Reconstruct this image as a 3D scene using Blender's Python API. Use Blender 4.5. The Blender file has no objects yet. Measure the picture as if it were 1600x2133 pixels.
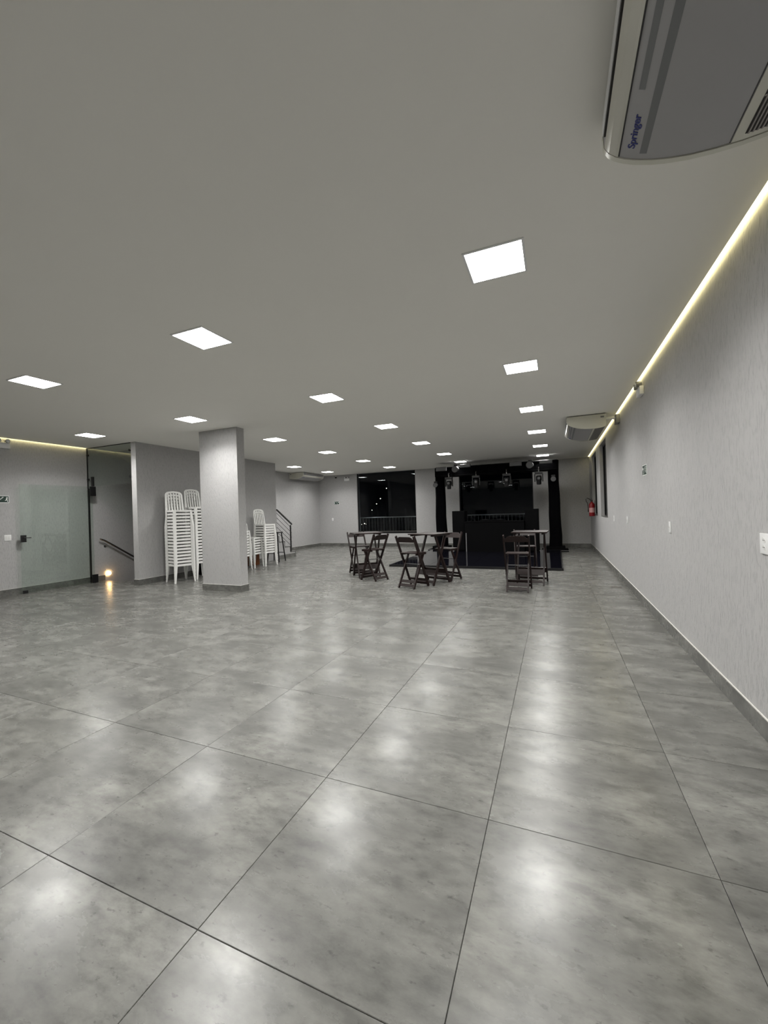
import bpy, bmesh, math, random
from mathutils import Vector, Matrix
random.seed(7)
scene = bpy.context.scene
col = scene.collection
PI = math.pi

# ---------------------------------------------------------------- camera
HC = 1.5
FPX, YAW, PITCH, ROLL = 846.33, 0.3989, 0.0006, -0.0305
fw = Vector((-math.sin(YAW)*math.cos(PITCH), math.cos(YAW)*math.cos(PITCH), math.sin(PITCH)))
r0 = Vector((math.cos(YAW), math.sin(YAW), 0)); u0 = r0.cross(fw)
rt = r0*math.cos(ROLL) + u0*math.sin(ROLL); up = -r0*math.sin(ROLL) + u0*math.cos(ROLL)
cam_d = bpy.data.cameras.new('camera'); cam = bpy.data.objects.new('camera', cam_d); col.objects.link(cam)
cam_d.sensor_fit = 'HORIZONTAL'; cam_d.sensor_width = 36.0; cam_d.lens = FPX*36.0/1600.0
cam_d.clip_start = 0.03; cam_d.clip_end = 400
m = Matrix.Identity(4)
for i, v in enumerate((rt, up, -fw)):
    m[0][i], m[1][i], m[2][i] = v
m.translation = (0, 0, HC)
cam.matrix_world = m
scene.camera = cam
# ---------------------------------------------------------------- world (night) and exposure
w = bpy.data.worlds.new('night'); scene.world = w; w.use_nodes = True
bg = w.node_tree.nodes['Background']; bg.inputs[0].default_value = (0.3, 0.4, 0.6, 1); bg.inputs[1].default_value = 0.001
vs = scene.view_settings
vs.view_transform = 'Standard'; vs.look = 'None'; vs.gamma = 1.0; vs.use_curve_mapping = False
vs.exposure = 0.0
LAMP = 31.0            # radiance of the LED panel diffusers
LAMP_W, LAMP_SPREAD = 35.0, 140.0   # watts and beam angle of each panel's directed light
COVE = 10.0             # radiance of the warm LED strips
LAMP_COL = (1.0, 0.99, 0.955)
TILE_D, TILE_M, TILE_B = 0.084, 0.124, 0.180     # tile reflectance: dark, middle, bright patches

# ---------------------------------------------------------------- materials
def new_mat(name):
    mt = bpy.data.materials.new(name); mt.use_nodes = True
    nt = mt.node_tree; return mt, nt, nt.nodes['Principled BSDF']
def sset(b, **k):
    for a, v in k.items():
        a = a.replace('_', ' ')
        if a in b.inputs: b.inputs[a].default_value = v
def simple(name, c, rough=0.5, metal=0.0, spec=0.5, coat=0.0):
    mt, nt, b = new_mat(name)
    sset(b, Base_Color=(*c, 1), Roughness=rough, Metallic=metal, Specular_IOR_Level=spec, Coat_Weight=coat)
    return mt
def emis(name, c, s):
    mt = bpy.data.materials.new(name); mt.use_nodes = True; nt = mt.node_tree; nt.nodes.clear()
    e = nt.nodes.new('ShaderNodeEmission'); e.inputs[0].default_value = (*c, 1); e.inputs[1].default_value = s
    o = nt.nodes.new('ShaderNodeOutputMaterial'); nt.links.new(e.outputs[0], o.inputs[0]); return mt
def glassmat(name, tint, refl=1.0):
    mt = bpy.data.materials.new(name); mt.use_nodes = True; nt = mt.node_tree; nt.nodes.clear()
    t = nt.nodes.new('ShaderNodeBsdfTransparent'); t.inputs[0].default_value = (*tint, 1)
    g = nt.nodes.new('ShaderNodeBsdfGlossy'); g.inputs[0].default_value = (refl, refl, refl, 1); g.inputs['Roughness'].default_value = 0.0
    f = nt.nodes.new('ShaderNodeFresnel'); ge = nt.nodes.new('ShaderNodeNewGeometry'); mr = nt.nodes.new('ShaderNodeMapRange')   # same index on both faces of the pane
    mr.inputs['To Min'].default_value = 1.5; mr.inputs['To Max'].default_value = 1/1.5; nt.links.new(ge.outputs['Backfacing'], mr.inputs['Value']); nt.links.new(mr.outputs[0], f.inputs[0])
    x = nt.nodes.new('ShaderNodeMixShader'); o = nt.nodes.new('ShaderNodeOutputMaterial')
    nt.links.new(f.outputs[0], x.inputs[0]); nt.links.new(t.outputs[0], x.inputs[1]); nt.links.new(g.outputs[0], x.inputs[2]); nt.links.new(x.outputs[0], o.inputs[0])
    return mt
def N(nt, t, **k):
    n = nt.nodes.new(t)
    for a, v in k.items():
        if a in n.inputs: n.inputs[a].default_value = v
        else: setattr(n, a, v)
    return n
def plaster(name, c, bump=0.5):
    mt, nt, b = new_mat(name); L = nt.links.new
    tc = N(nt, 'ShaderNodeTexCoord'); mp = N(nt, 'ShaderNodeMapping'); mp.inputs['Scale'].default_value = (62, 62, 15)
    L(tc.outputs['Object'], mp.inputs['Vector'])
    n1 = N(nt, 'ShaderNodeTexNoise', Scale=1.0, Detail=4.0, Roughness=0.6); L(mp.outputs[0], n1.inputs['Vector'])
    r = N(nt, 'ShaderNodeValToRGB'); r.color_ramp.elements[0].position = 0.30; r.color_ramp.elements[1].position = 0.52
    L(n1.outputs[0], r.inputs[0])
    bp = N(nt, 'ShaderNodeBump', Strength=bump, Distance=0.006); L(r.outputs[0], bp.inputs['Height']); L(bp.outputs[0], b.inputs['Normal'])
    mx = N(nt, 'ShaderNodeMix', data_type='RGBA'); L(r.outputs[0], mx.inputs[0])
    mx.inputs[6].default_value = (c[0]*.84, c[1]*.84, c[2]*.84, 1); mx.inputs[7].default_value = (*c, 1)
    L(mx.outputs[2], b.inputs['Base Color']); sset(b, Roughness=0.75, Specular_IOR_Level=0.3)
    return mt
def tile_material(name, dark=1.0):
    mt, nt, b = new_mat(name); L = nt.links.new
    tc = N(nt, 'ShaderNodeTexCoord'); oi = N(nt, 'ShaderNodeObjectInfo')
    mul = N(nt, 'ShaderNodeMath', operation='MULTIPLY'); mul.inputs[1].default_value = 173.0; L(oi.outputs['Random'], mul.inputs[0])
    cx = N(nt, 'ShaderNodeCombineXYZ'); L(mul.outputs[0], cx.inputs[0]); L(mul.outputs[0], cx.inputs[2])
    ad = N(nt, 'ShaderNodeVectorMath', operation='ADD'); L(tc.outputs['Object'], ad.inputs[0]); L(cx.outputs[0], ad.inputs[1])
    st = N(nt, 'ShaderNodeMapping'); st.inputs['Scale'].default_value = (0.62, 1.25, 1.0); L(ad.outputs[0], st.inputs[0])
    n1 = N(nt, 'ShaderNodeTexNoise', Scale=3.2, Detail=7.0, Roughness=0.62); L(st.outputs[0], n1.inputs['Vector'])       # cloudy patches
    n2 = N(nt, 'ShaderNodeTexNoise', Scale=13.0, Detail=6.0, Roughness=0.66); L(st.outputs[0], n2.inputs['Vector'])      # trowel mottling
    n3 = N(nt, 'ShaderNodeTexNoise', Scale=34.0, Detail=4.0, Roughness=0.6); L(st.outputs[0], n3.inputs['Vector'])       # dark pores
    def ramp(src, pts):
        r = N(nt, 'ShaderNodeValToRGB'); e = r.color_ramp.elements
        while len(e) < len(pts): e.new(0.5)
        for q, (p, c) in zip(e, pts): q.position = p; q.color = (*c, 1)
        L(src, r.inputs[0]); return r.outputs[0]
    def g(v): return (v*dark, v*dark*0.995, v*dark*0.93)
    base = ramp(n1.outputs[0], [(0.30, g(TILE_D)), (0.50, g(TILE_M)), (0.68, g(TILE_B))])
    mot = ramp(n2.outputs[0], [(0.36, (0.52,)*3), (0.48, (0.95,)*3), (0.62, (1.30,)*3)])
    por = ramp(n3.outputs[0], [(0.30, (0.50,)*3), (0.38, (1.0,)*3)])
    def mulc(a_, b_, f):
        m_ = N(nt, 'ShaderNodeMix', data_type='RGBA', blend_type='MULTIPLY'); m_.inputs[0].default_value = f; L(a_, m_.inputs[6]); L(b_, m_.inputs[7]); return m_.outputs[2]
    L(mulc(mulc(base, mot, 0.55), por, 0.8), b.inputs['Base Color'])
    mr = N(nt, 'ShaderNodeMapRange'); mr.inputs['From Min'].default_value = 0.35; mr.inputs['From Max'].default_value = 0.65
    mr.inputs['To Min'].default_value = 0.305; mr.inputs['To Max'].default_value = 0.245; L(n1.outputs[0], mr.inputs['Value']); L(mr.outputs[0], b.inputs['Roughness'])
    bp = N(nt, 'ShaderNodeBump', Strength=0.018, Distance=0.004); L(n2.outputs[0], bp.inputs['Height']); L(bp.outputs[0], b.inputs['Normal'])
    sset(b, Specular_IOR_Level=0.46)
    return mt
def wood(name, c1, c2, rough=0.35):
    mt, nt, b = new_mat(name); L = nt.links.new
    tc = N(nt, 'ShaderNodeTexCoord'); mp = N(nt, 'ShaderNodeMapping'); mp.inputs['Scale'].default_value = (18, 18, 3); L(tc.outputs['Object'], mp.inputs[0])
    n = N(nt, 'ShaderNodeTexNoise', Scale=2.0, Detail=5.0, Distortion=1.0); L(mp.outputs[0], n.inputs['Vector'])
    r = N(nt, 'ShaderNodeValToRGB'); r.color_ramp.elements[0].color = (*c1, 1); r.color_ramp.elements[1].color = (*c2, 1); L(n.outputs[0], r.inputs[0])
    L(r.outputs[0], b.inputs['Base Color']); sset(b, Roughness=rough, Specular_IOR_Level=0.3); return mt
def paint(name, c, rough=0.8):
    mt, nt, b = new_mat(name); L = nt.links.new
    tc = N(nt, 'ShaderNodeTexCoord'); n = N(nt, 'ShaderNodeTexNoise', Scale=1.2, Detail=3.0); L(tc.outputs['Object'], n.inputs['Vector'])
    r = N(nt, 'ShaderNodeValToRGB'); r.color_ramp.elements[0].color = (c[0]*.97, c[1]*.97, c[2]*.97, 1); r.color_ramp.elements[1].color = (*c, 1)
    L(n.outputs[0], r.inputs[0]); L(r.outputs[0], b.inputs['Base Color']); sset(b, Roughness=rough, Specular_IOR_Level=0.3); return mt
def cloth(name, c):
    mt, nt, b = new_mat(name); L = nt.links.new
    tc = N(nt, 'ShaderNodeTexCoord'); mp = N(nt, 'ShaderNodeMapping'); mp.inputs['Scale'].default_value = (14, 14, 2.5); L(tc.outputs['Object'], mp.inputs[0])
    n = N(nt, 'ShaderNodeTexNoise', Scale=1.0, Detail=3.0); L(mp.outputs[0], n.inputs['Vector'])
    bp = N(nt, 'ShaderNodeBump', Strength=0.6, Distance=0.03); L(n.outputs[0], bp.inputs['Height']); L(bp.outputs[0], b.inputs['Normal'])
    sset(b, Base_Color=(*c, 1), Roughness=0.9, Specular_IOR_Level=0.06); return mt

M = dict(
    wall=plaster('grey_textured_plaster', (0.43, 0.425, 0.425), 0.55),
    ceil=paint('ceiling_paint', (0.89, 0.875, 0.83)),
    tile=tile_material('cement_porcelain_tile'), skirt=tile_material('skirting_tile', 1.05), grout=simple('grout', (0.085, 0.085, 0.08), 0.9),
    caulk=simple('white_caulk', (0.62, 0.61, 0.58), 0.6), granite=simple('dark_granite', (0.10, 0.10, 0.095), 0.35),
    lamp=emis('led_panel_light', LAMP_COL, LAMP), frame=simple('lamp_frame', (0.8, 0.8, 0.8), 0.4),
    cove=emis('warm_led_strip', (1.0, 0.88, 0.46), COVE), warm=emis('warm_step_light', (1.0, 0.60, 0.24), 30.0),
    plastic=simple('white_plastic', (0.72, 0.72, 0.70), 0.35), white=simple('white_gloss_plastic', (0.78, 0.78, 0.78), 0.3),
    acbody=simple('ac_body', (0.50, 0.50, 0.49), 0.35), acpanel=simple('ac_panel', (0.36, 0.355, 0.36), 0.4), acend=simple('ac_end_cap', (0.62, 0.61, 0.53), 0.3),
    acgloss=simple('ac_gloss_front', (0.55, 0.54, 0.48), 0.12), stripe=simple('ac_stripe', (0.17, 0.175, 0.18), 0.4), blue=simple('blue_print', (0.012, 0.02, 0.16), 0.4),
    dgrille=simple('ac_grille_back', (0.02, 0.018, 0.016), 0.7), slat=simple('ac_grille_slat', (0.28, 0.26, 0.24), 0.4),
    black=simple('black_metal', (0.006, 0.006, 0.007), 0.35), matte=simple('matte_black', (0.0016, 0.0016, 0.002), 0.8, 0, 0.08),
    gblack=simple('gloss_black', (0.0035, 0.0035, 0.006), 0.06), cloth=cloth('black_stage_cloth', (0.0013, 0.0013, 0.0019)),
    dgrey=simple('dark_grey_housing', (0.05, 0.05, 0.052), 0.4), mgrey=simple('grey_housing', (0.16, 0.16, 0.165), 0.35),
    steel=simple('brushed_steel', (0.45, 0.44, 0.42), 0.28, 1.0), dsteel=simple('dark_steel', (0.12, 0.12, 0.12), 0.35, 0.9), chrome=simple('chrome', (0.8, 0.8, 0.8), 0.08, 1.0),
    wood=wood('dark_red_wood', (0.0065, 0.0024, 0.0021), (0.015, 0.0052, 0.0043), 0.45), brown=wood('orange_brown_wood', (0.16, 0.055, 0.018), (0.24, 0.085, 0.028), 0.4),
    red=simple('red_enamel', (0.20, 0.005, 0.009), 0.28), label=simple('extinguisher_label', (0.55, 0.30, 0.30), 0.5), rubber=simple('black_rubber', (0.01, 0.01, 0.01), 0.6),
    green=simple('exit_green', (0.006, 0.03, 0.02), 0.5), signwhite=simple('sign_white', (0.75, 0.78, 0.75), 0.5),
    glass=glassmat('door_glass', (0.925, 0.955, 0.935)), wglass=glassmat('window_glass', (0.75, 0.78, 0.80), 0.5),
    lens=simple('lamp_lens', (0.10, 0.10, 0.11), 0.15), street=emis('street_lamp_light', (1.0, 0.9, 0.75), 14.0), ground=simple('night_ground', (0.01, 0.012, 0.01), 0.9),
    drain=simple('steel_plate', (0.16, 0.15, 0.14), 0.4, 0.6),
)
# ---------------------------------------------------------------- mesh builder
class MB:
    def __init__(s): s.v = []; s.f = []
    def add(s, vs, fs):
        o = len(s.v); s.v += [tuple(v) for v in vs]; s.f += [tuple(i+o for i in f) for f in fs]; return s
    def box(s, x0, x1, y0, y1, z0, z1, b=0.0):
        if b <= 0:
            vs = [(x, y, z) for z in (z0, z1) for y in (y0, y1) for x in (x0, x1)]
            return s.add(vs, [(0,2,3,1), (4,5,7,6), (0,1,5,4), (2,6,7,3), (0,4,6,2), (1,3,7,5)])
        bm = bmesh.new(); bmesh.ops.create_cube(bm, size=1)
        for v in bm.verts: v.co = Vector(((x0+x1)/2+v.co.x*(x1-x0), (y0+y1)/2+v.co.y*(y1-y0), (z0+z1)/2+v.co.z*(z1-z0)))
        bmesh.ops.bevel(bm, geom=bm.edges[:], offset=b, segments=2, affect='EDGES', profile=0.6)
        bm.verts.index_update(); s.add([v.co[:] for v in bm.verts], [[v.index for v in f.verts] for f in bm.faces]); bm.free(); return s
    def bar(s, a, b, w, t, side=(0, 1, 0)):            # rectangular bar from a to b, w across 'side', t across the other way
        a = Vector(a); b = Vector(b); d = (b-a).normalized(); sd = Vector(side); sd = (sd - d*sd.dot(d)).normalized(); n = d.cross(sd)
        vs = [p + sd*i*w/2 + n*j*t/2 for p in (a, b) for i, j in ((-1,-1), (1,-1), (1,1), (-1,1))]
        return s.add(vs, [(3,2,1,0), (4,5,6,7), (0,1,5,4), (1,2,6,5), (2,3,7,6), (3,0,4,7)])
    def cyl(s, a, b, r, r2=None, n=12, cap=True):
        a = Vector(a); b = Vector(b); r2 = r if r2 is None else r2; d = (b-a).normalized()
        t = Vector((0,0,1)) if abs(d.z) < .9 else Vector((1,0,0)); x = d.cross(t).normalized(); y = d.cross(x)
        vs = [a + (x*math.cos(2*PI*i/n) + y*math.sin(2*PI*i/n))*r for i in range(n)] + [b + (x*math.cos(2*PI*i/n) + y*math.sin(2*PI*i/n))*r2 for i in range(n)]
        fs = [(i, (i+1) % n, n+(i+1) % n, n+i) for i in range(n)]
        if cap: fs += [tuple(range(n))[::-1], tuple(range(n, 2*n))]
        return s.add(vs, fs)
    def tube(s, pts, r, n=8):
        pts = [Vector(p) for p in pts]; vs = []; k = len(pts)
        for i, p in enumerate(pts):
            d = (pts[min(i+1, k-1)] - pts[max(i-1, 0)]).normalized(); t = Vector((0,0,1)) if abs(d.z) < .9 else Vector((1,0,0))
            x = d.cross(t).normalized(); y = d.cross(x); vs += [p + (x*math.cos(2*PI*j/n) + y*math.sin(2*PI*j/n))*r for j in range(n)]
        fs = [(i*n+j, i*n+(j+1) % n, (i+1)*n+(j+1) % n, (i+1)*n+j) for i in range(k-1) for j in range(n)]
        fs += [tuple(range(n))[::-1], tuple(range((k-1)*n, k*n))]; return s.add(vs, fs)
    def lathe(s, prof, c=(0,0,0), n=20):                # prof: (r, z) upwards
        vs = [(c[0]+r*math.cos(2*PI*i/n), c[1]+r*math.sin(2*PI*i/n), c[2]+z) for r, z in prof for i in range(n)]
        fs = [(k*n+i, k*n+(i+1) % n, (k+1)*n+(i+1) % n, (k+1)*n+i) for k in range(len(prof)-1) for i in range(n)]
        fs += [tuple(range(n))[::-1], tuple(range((len(prof)-1)*n, len(prof)*n))]; return s.add(vs, fs)
    def prism(s, poly, h0, h1, axis='z'):               # poly in 2D extruded along an axis: 'x' -> (y,z), 'y' -> (x,z), 'z' -> (x,y)
        def P(a, b, h): return (h, a, b) if axis == 'x' else (a, h, b) if axis == 'y' else (a, b, h)
        n = len(poly); vs = [P(a, b, h0) for a, b in poly] + [P(a, b, h1) for a, b in poly]
        return s.add(vs, [tuple(range(n))[::-1], tuple(range(n, 2*n))] + [(i, (i+1) % n, n+(i+1) % n, n+i) for i in range(n)])
    def mesh(s, name, mat, smooth=False):
        me = bpy.data.meshes.new(name); me.from_pydata(s.v, [], s.f); me.materials.append(mat)
        bm = bmesh.new(); bm.from_mesh(me); bmesh.ops.recalc_face_normals(bm, faces=bm.faces); bm.to_mesh(me); bm.free()
        if smooth:
            me.polygons.foreach_set('use_smooth', [True]*len(me.polygons))
            try: me.set_sharp_from_angle(angle=math.radians(38))
            except Exception: pass
        return me
    def build(s, name, mat, parent=None, smooth=False):
        o = bpy.data.objects.new(name, s.mesh(name, mat, smooth)); col.objects.link(o)
        if parent is not None: o.parent = parent
        return o
def tag(o, label=None, cat=None, group=None, kind=None):
    if label: o['label'] = label
    if cat: o['category'] = cat
    if group: o['group'] = group
    if kind: o['kind'] = kind
    return o
def empty(name, loc=(0,0,0), rz=0.0, label=None, cat=None, group=None):
    o = bpy.data.objects.new(name, None); o.empty_display_size = 0.1; col.objects.link(o)
    o.location = loc; o.rotation_euler = (0, 0, rz); return tag(o, label, cat, group)
def struct(o): o['kind'] = 'structure'; return o
def copy_tree(o, parent=None):
    c = o.copy(); col.objects.link(c)
    if parent is not None: c.parent = parent
    for ch in list(o.children): copy_tree(ch, c)
    return c
def kids(mesh, name, parent, loc=(0,0,0), rz=0):
    o = bpy.data.objects.new(name, mesh); col.objects.link(o); o.parent = parent; o.location = loc; o.rotation_euler = (0,0,rz); return o

# ---------------------------------------------------------------- dimensions
XR, XL, XL2, XM0, XM1 = 1.185, -10.55, -10.33, -8.96, -8.80   # right wall, left wall, left wall past the stair, inner wall faces
YB, YO, YM, YF = -2.6, 6.37, 11.40, 16.60                     # wall behind camera, stair opening, end of inner wall, far wall
ZC, ZT = 3.286, 3.46
TS, TX, TY = 0.9045, -0.340, 1.084                            # tile size and a joint crossing

# ---------------------------------------------------------------- floor with tiles
fl = MB()
fl.box(XL-.3, XR+.4, YB-.3, YO, -.30, -.010); fl.box(XM0, XR+.4, YO, YF+.4, -.30, -.010)
fl.box(XL2-.4, XM0, 11.0, YF+.4, -.30, -.010); fl.box(XL-.3, XM0, YO, 6.72, -.30, -.010)
floor = struct(fl.build('floor', M['grout']))
regions = [(XL, XR, -1e9, YO), (XM1, XR, YO, YF), (XL2, XM1, 12.36, YF), (XL, XM0, YO, 6.72)]
tcache = {}
def tile_mesh(sx, sy):
    k = (round(sx, 3), round(sy, 3))
    if k not in tcache:
        b = .0015; hx, hy = sx/2, sy/2; h = .008
        vs = [(-hx,-hy,-h), (hx,-hy,-h), (hx,hy,-h), (-hx,hy,-h), (-hx,-hy,-b), (hx,-hy,-b), (hx,hy,-b), (-hx,hy,-b), (-hx+b,-hy+b,0), (hx-b,-hy+b,0), (hx-b,hy-b,0), (-hx+b,hy-b,0)]
        fs = [(8,9,10,11)] + [(i, (i+1) % 4, 4+(i+1) % 4, 4+i) for i in range(4)] + [(4+i, 4+(i+1) % 4, 8+(i+1) % 4, 8+i) for i in range(4)]
        tcache[k] = MB().add(vs, fs).mesh('tile', M['tile'])
    return tcache[k]
rest = MB(); G = .0022
for i in range(-13, 4):
    for j in range(-6, 19):
        x0, x1, y0, y1 = TX+(i-1)*TS, TX+i*TS, TY+(j-1)*TS, TY+j*TS
        for (a, b, c, d) in regions:
            a1, b1, c1, d1 = max(a, x0), min(b, x1), max(c, y0), min(d, y1)
            if b1-a1 < .03 or d1-c1 < .03: continue
            if d1 < 0.1:
                if d1 > YB: rest.box(a1+G/2, b1-G/2, max(c1, YB)+G/2, d1-G/2, -.009, 0)
                continue
            kids(tile_mesh(b1-a1-G, d1-c1-G), 'tile', floor, ((a1+b1)/2, (c1+d1)/2, 0))
rs = rest.build('tile_field', M['tile'], floor); rs['kind'] = 'stuff'

# ---------------------------------------------------------------- ceiling
cl = MB(); cl.box(XL+.04, XR-.038, YB, YO+.02, ZC, ZC+.06); cl.box(XL-.2, XR-.038, YO+.02, 11.0, ZC, ZC+.06); cl.box(XL2-.2, XR-.038, 11.0, YF, ZC, ZC+.06)
cl.box(XR-.038, XR, 16.45, YF, ZC, ZC+.06); cl.box(XL-.3, XR+.3, YB-.3, YF+.3, ZT, ZT+.1)
struct(cl.build('ceiling', M['ceil']))

# ---------------------------------------------------------------- walls
WR = [(11.33, 12.87, 1.20, 3.17), (13.93, 15.50, 1.20, 3.17)]           # windows in the right wall (y0,y1,z0,z1)
WF = [(-8.30, -5.50, 0.56, ZC), (-3.62, -0.76, 0.56, ZC)]               # windows in the far wall (x0,x1,z0,z1)
wr = MB(); ys = [YB-.3] + [q for t in WR for q in t[:2]] + [YF+.3]
for k in range(0, len(ys), 2): wr.box(XR, XR+.25, ys[k], ys[k+1], -.01, ZT)
for (a, b, c, d) in WR: wr.box(XR, XR+.25, a, b, -.01, c); wr.box(XR, XR+.25, a, b, d, ZT)
struct(wr.build('wall_right', M['wall']))
wf = MB(); xs = [XL2-.3] + [q for t in WF for q in t[:2]] + [XR]
for k in range(0, len(xs), 2): wf.box(xs[k], xs[k+1], YF, YF+.25, -.01, ZT)
for (a, b, c, d) in WF: wf.box(a, b, YF, YF+.25, -.01, c); wf.box(a, b, YF, YF+.25, d, ZT)
struct(wf.build('wall_far', M['wall']))
wl = MB(); wl.box(XL-.25, XL, YB-.3, 11.2, -3.2, ZT); wl.box(XL-.25, XM0, 11.2, 11.4, -3.2, -.3)
struct(wl.build('wall_left', M['wall']))
struct(MB().box(XL2-.25, XL2, 11.2, YF+.25, -.01, ZT).build('wall_left_far', M['wall']))
struct(MB().box(XM0, XM1, YO, YM, -.01, ZC).box(XM0, XM1, YO+.4, 11.2, -3.2, -.30).build('wall_stair', M['wall']))
struct(MB().box(XL-.25, XR+.25, YB-.3, YB, -.01, ZT).build('wall_back', M['wall']))
CX0, CX1, CY0, CY1 = -6.785, -5.79, 6.31, 6.52
struct(MB().box(CX0, CX1, CY0, CY1, 0, ZC).build('column', M['wall']))
def skirting(name, segs, h=.13, t=.013):
    b = MB(); c = MB()
    for (x0, x1, y0, y1) in segs: b.box(x0, x1, y0, y1, 0, h); c.box(x0+.002, x1-.002, y0+.002, y1-.002, h, h+.007)
    o = struct(b.build(name, M['skirt'])); c.build('caulk_line', M['caulk'], o); return o
T = .013
skirting('baseboard_right', [(XR-T, XR, YB, YF)])
skirting('baseboard_far', [(XL2, XR-T, YF-T, YF)])
skirting('baseboard_left', [(XL, XL+T, YB, 6.72)])
skirting('baseboard_left_far', [(XL2, XL2+T, 12.36, YF-T)])
skirting('baseboard_stair', [(XM1, XM1+T, YO-T, YM), (XM0-T, XM1, YO-T, YO)])
skirting('baseboard_column', [(CX0-T, CX1+T, CY0-T, CY0), (CX1, CX1+T, CY0, CY1), (CX0-T, CX0, CY0, CY1), (CX0-T, CX1+T, CY1, CY1+T)])

# ---------------------------------------------------------------- windows
def far_window(n, x0, x1):
    z0, z1 = WF[0][2], ZC
    o = struct(MB().box(x0, x1, YF+.02, YF+.14, z0, z0+.085).box(x0, x0+.03, YF+.05, YF+.12, z0+.085, z1).box(x1-.03, x1, YF+.05, YF+.12, z0+.085, z1).build('window_%d' % n, M['black']))
    MB().box(x0+.001, x1-.001, YF-.02, YF+.05, z0+.086, z0+.104).build('window_sill', M['steel'], o)
    xm = (x0+x1)/2; xm2 = x0+(x1-x0)*.60
    MB().box(x0+.03, xm2, YF+.075, YF+.083, z0+.104, z1).build('pane', M['wglass'], o)
    MB().box(xm2+.004, x1-.03, YF+.092, YF+.100, z0+.104, z1).build('pane', M['wglass'], o)
far_window(1, *WF[0][:2]); far_window(2, *WF[1][:2])
def side_window(n, y0, y1, z0, z1):
    d = .085; x = XR+d
    o = struct(MB().box(x, x+.05, y0, y0+.04, z0, z1).box(x, x+.05, y1-.04, y1, z0, z1).box(x, x+.05, y0+.04, y1-.04, z0, z0+.04).box(x, x+.05, y0+.04, y1-.04, z1-.04, z1).box(x, x+.05, (y0+y1)/2-.02, (y0+y1)/2+.02, z0+.04, z1-.04).build('window_%d' % n, M['black']))
    MB().box(XR-.005, x, y0, y1, z0, z0+.012).build('window_sill', M['granite'], o)
    for a, b in ((y0+.04, (y0+y1)/2-.02), ((y0+y1)/2+.02, y1-.04)): MB().box(x+.02, x+.026, a, b, z0+.04, z1-.04).build('pane', M['wglass'], o)
side_window(3, *WR[0]); side_window(4, *WR[1])
def railing(x0, x1, label):
    y = YF+.42; r = empty('balcony_railing', ((x0+x1)/2, y, 0), 0, label, 'railing'); w2 = (x1-x0)/2
    MB().cyl((-w2, 0, 1.27), (w2, 0, 1.27), .028, n=10).build('handrail', M['steel'], r, True)
    MB().bar((-w2, 0, .60), (w2, 0, .60), .03, .03).build('bottom_rail', M['dsteel'], r)
    n = int((x1-x0)/.145); bm_ = MB().cyl((0, 0, .615), (0, 0, 1.245), .008, n=6).mesh('baluster', M['steel'])
    for k in range(n+1): kids(bm_, 'baluster', r, (-w2+.03+k*(x1-x0-.06)/n, 0, 0))
    for s in (-1, 1): MB().box(s*w2-.02, s*w2+.02, -.02, .02, .0, 1.25).build('post', M['dsteel'], r)
    return r
railing(-8.55, -5.25, 'steel balcony railing with thin balusters outside the wide window left of the stage')
railing(-3.42, -0.98, 'steel balcony railing with thin balusters outside the window behind the stage')
struct(MB().box(-12, 3, YF+.25, YF+.60, -.2, -.0).build('balcony_slab', M['ground']))
struct(MB().box(-150, 120, 25, 220, -9.2, -9).build('ground_outside', M['ground']))

# ---------------------------------------------------------------- street lights far outside
def street_lamp(x, y, z, r, label, group=None):
    o = empty('street_lamp', (x, y, -9), 0, label, 'street lamp', group)
    MB().cyl((0, 0, 0), (0, 0, z+9-r), .09, .05, 8).build('pole', M['black'], o)
    MB().lathe([(r*.35, z+9-r), (r*.9, z+9-r*.6), (r, z+9), (r*.7, z+9+r*.6), (r*.2, z+9+r*.8)], n=10).build('lamp_head', M['street'], o, True)
def pix(px_, py, Y):
    d = fw + rt*((px_-800)/FPX) - up*((py-1066.5)/FPX); t = Y/d.y; return (d.x*t, Y, HC+d.z*t)
for k, (a, b, Y) in enumerate([(805, 1017, 70), (792.5, 1038.5, 74), (784.5, 1049.5, 80), (775, 1062.5, 88)]):
    p_ = pix(a, b, Y); street_lamp(p_[0], p_[1], p_[2], .07, 'lit street lamp on the dark hill seen through the wide window', 'street lamps climbing the hill outside')
for k, (a, b, r_) in enumerate([(749, 1093.5, .04), (753.5, 1092.5, .05), (759.5, 1090.5, .10), (762.5, 1091.5, .04)]):
    p_ = pix(a, b, 90+k*3); street_lamp(p_[0], p_[1], p_[2], r_, 'lit street lamp in the low cluster behind the window railing', 'street lamps low behind the railing')

# ---------------------------------------------------------------- ceiling LED panels
lp = empty('ceiling_light', (0,0,0), 0, 'square LED panel glowing white, flush in the white ceiling', 'ceiling light', 'square LED panels in the ceiling')
a, b = .205, .190
fr = MB(); fr.box(-a, a, -a, -b, -.008, 0).box(-a, a, b, a, -.008, 0).box(-a, -b, -b, b, -.008, 0).box(b, a, -b, b, -.008, 0); fr.build('frame', M['frame'], lp)
MB().box(-b, b, -b, b, -.006, -.001).build('diffuser', M['lamp'], lp)
ld = bpy.data.lights.new('panel_beam', 'AREA'); ld.shape = 'SQUARE'; ld.size = .37; ld.energy = LAMP_W; ld.spread = math.radians(LAMP_SPREAD); ld.color = LAMP_COL
lo_ = bpy.data.objects.new('panel_beam', ld); col.objects.link(lo_); lo_.parent = lp; lo_.location = (0, 0, -.009)
NTH = ['first', 'second', 'third', 'fourth', 'fifth', 'sixth', 'seventh']
ROWS = ['along the rough wall', 'over the stage centre', 'over the column', 'beside the stair wall']
first = True
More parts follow.
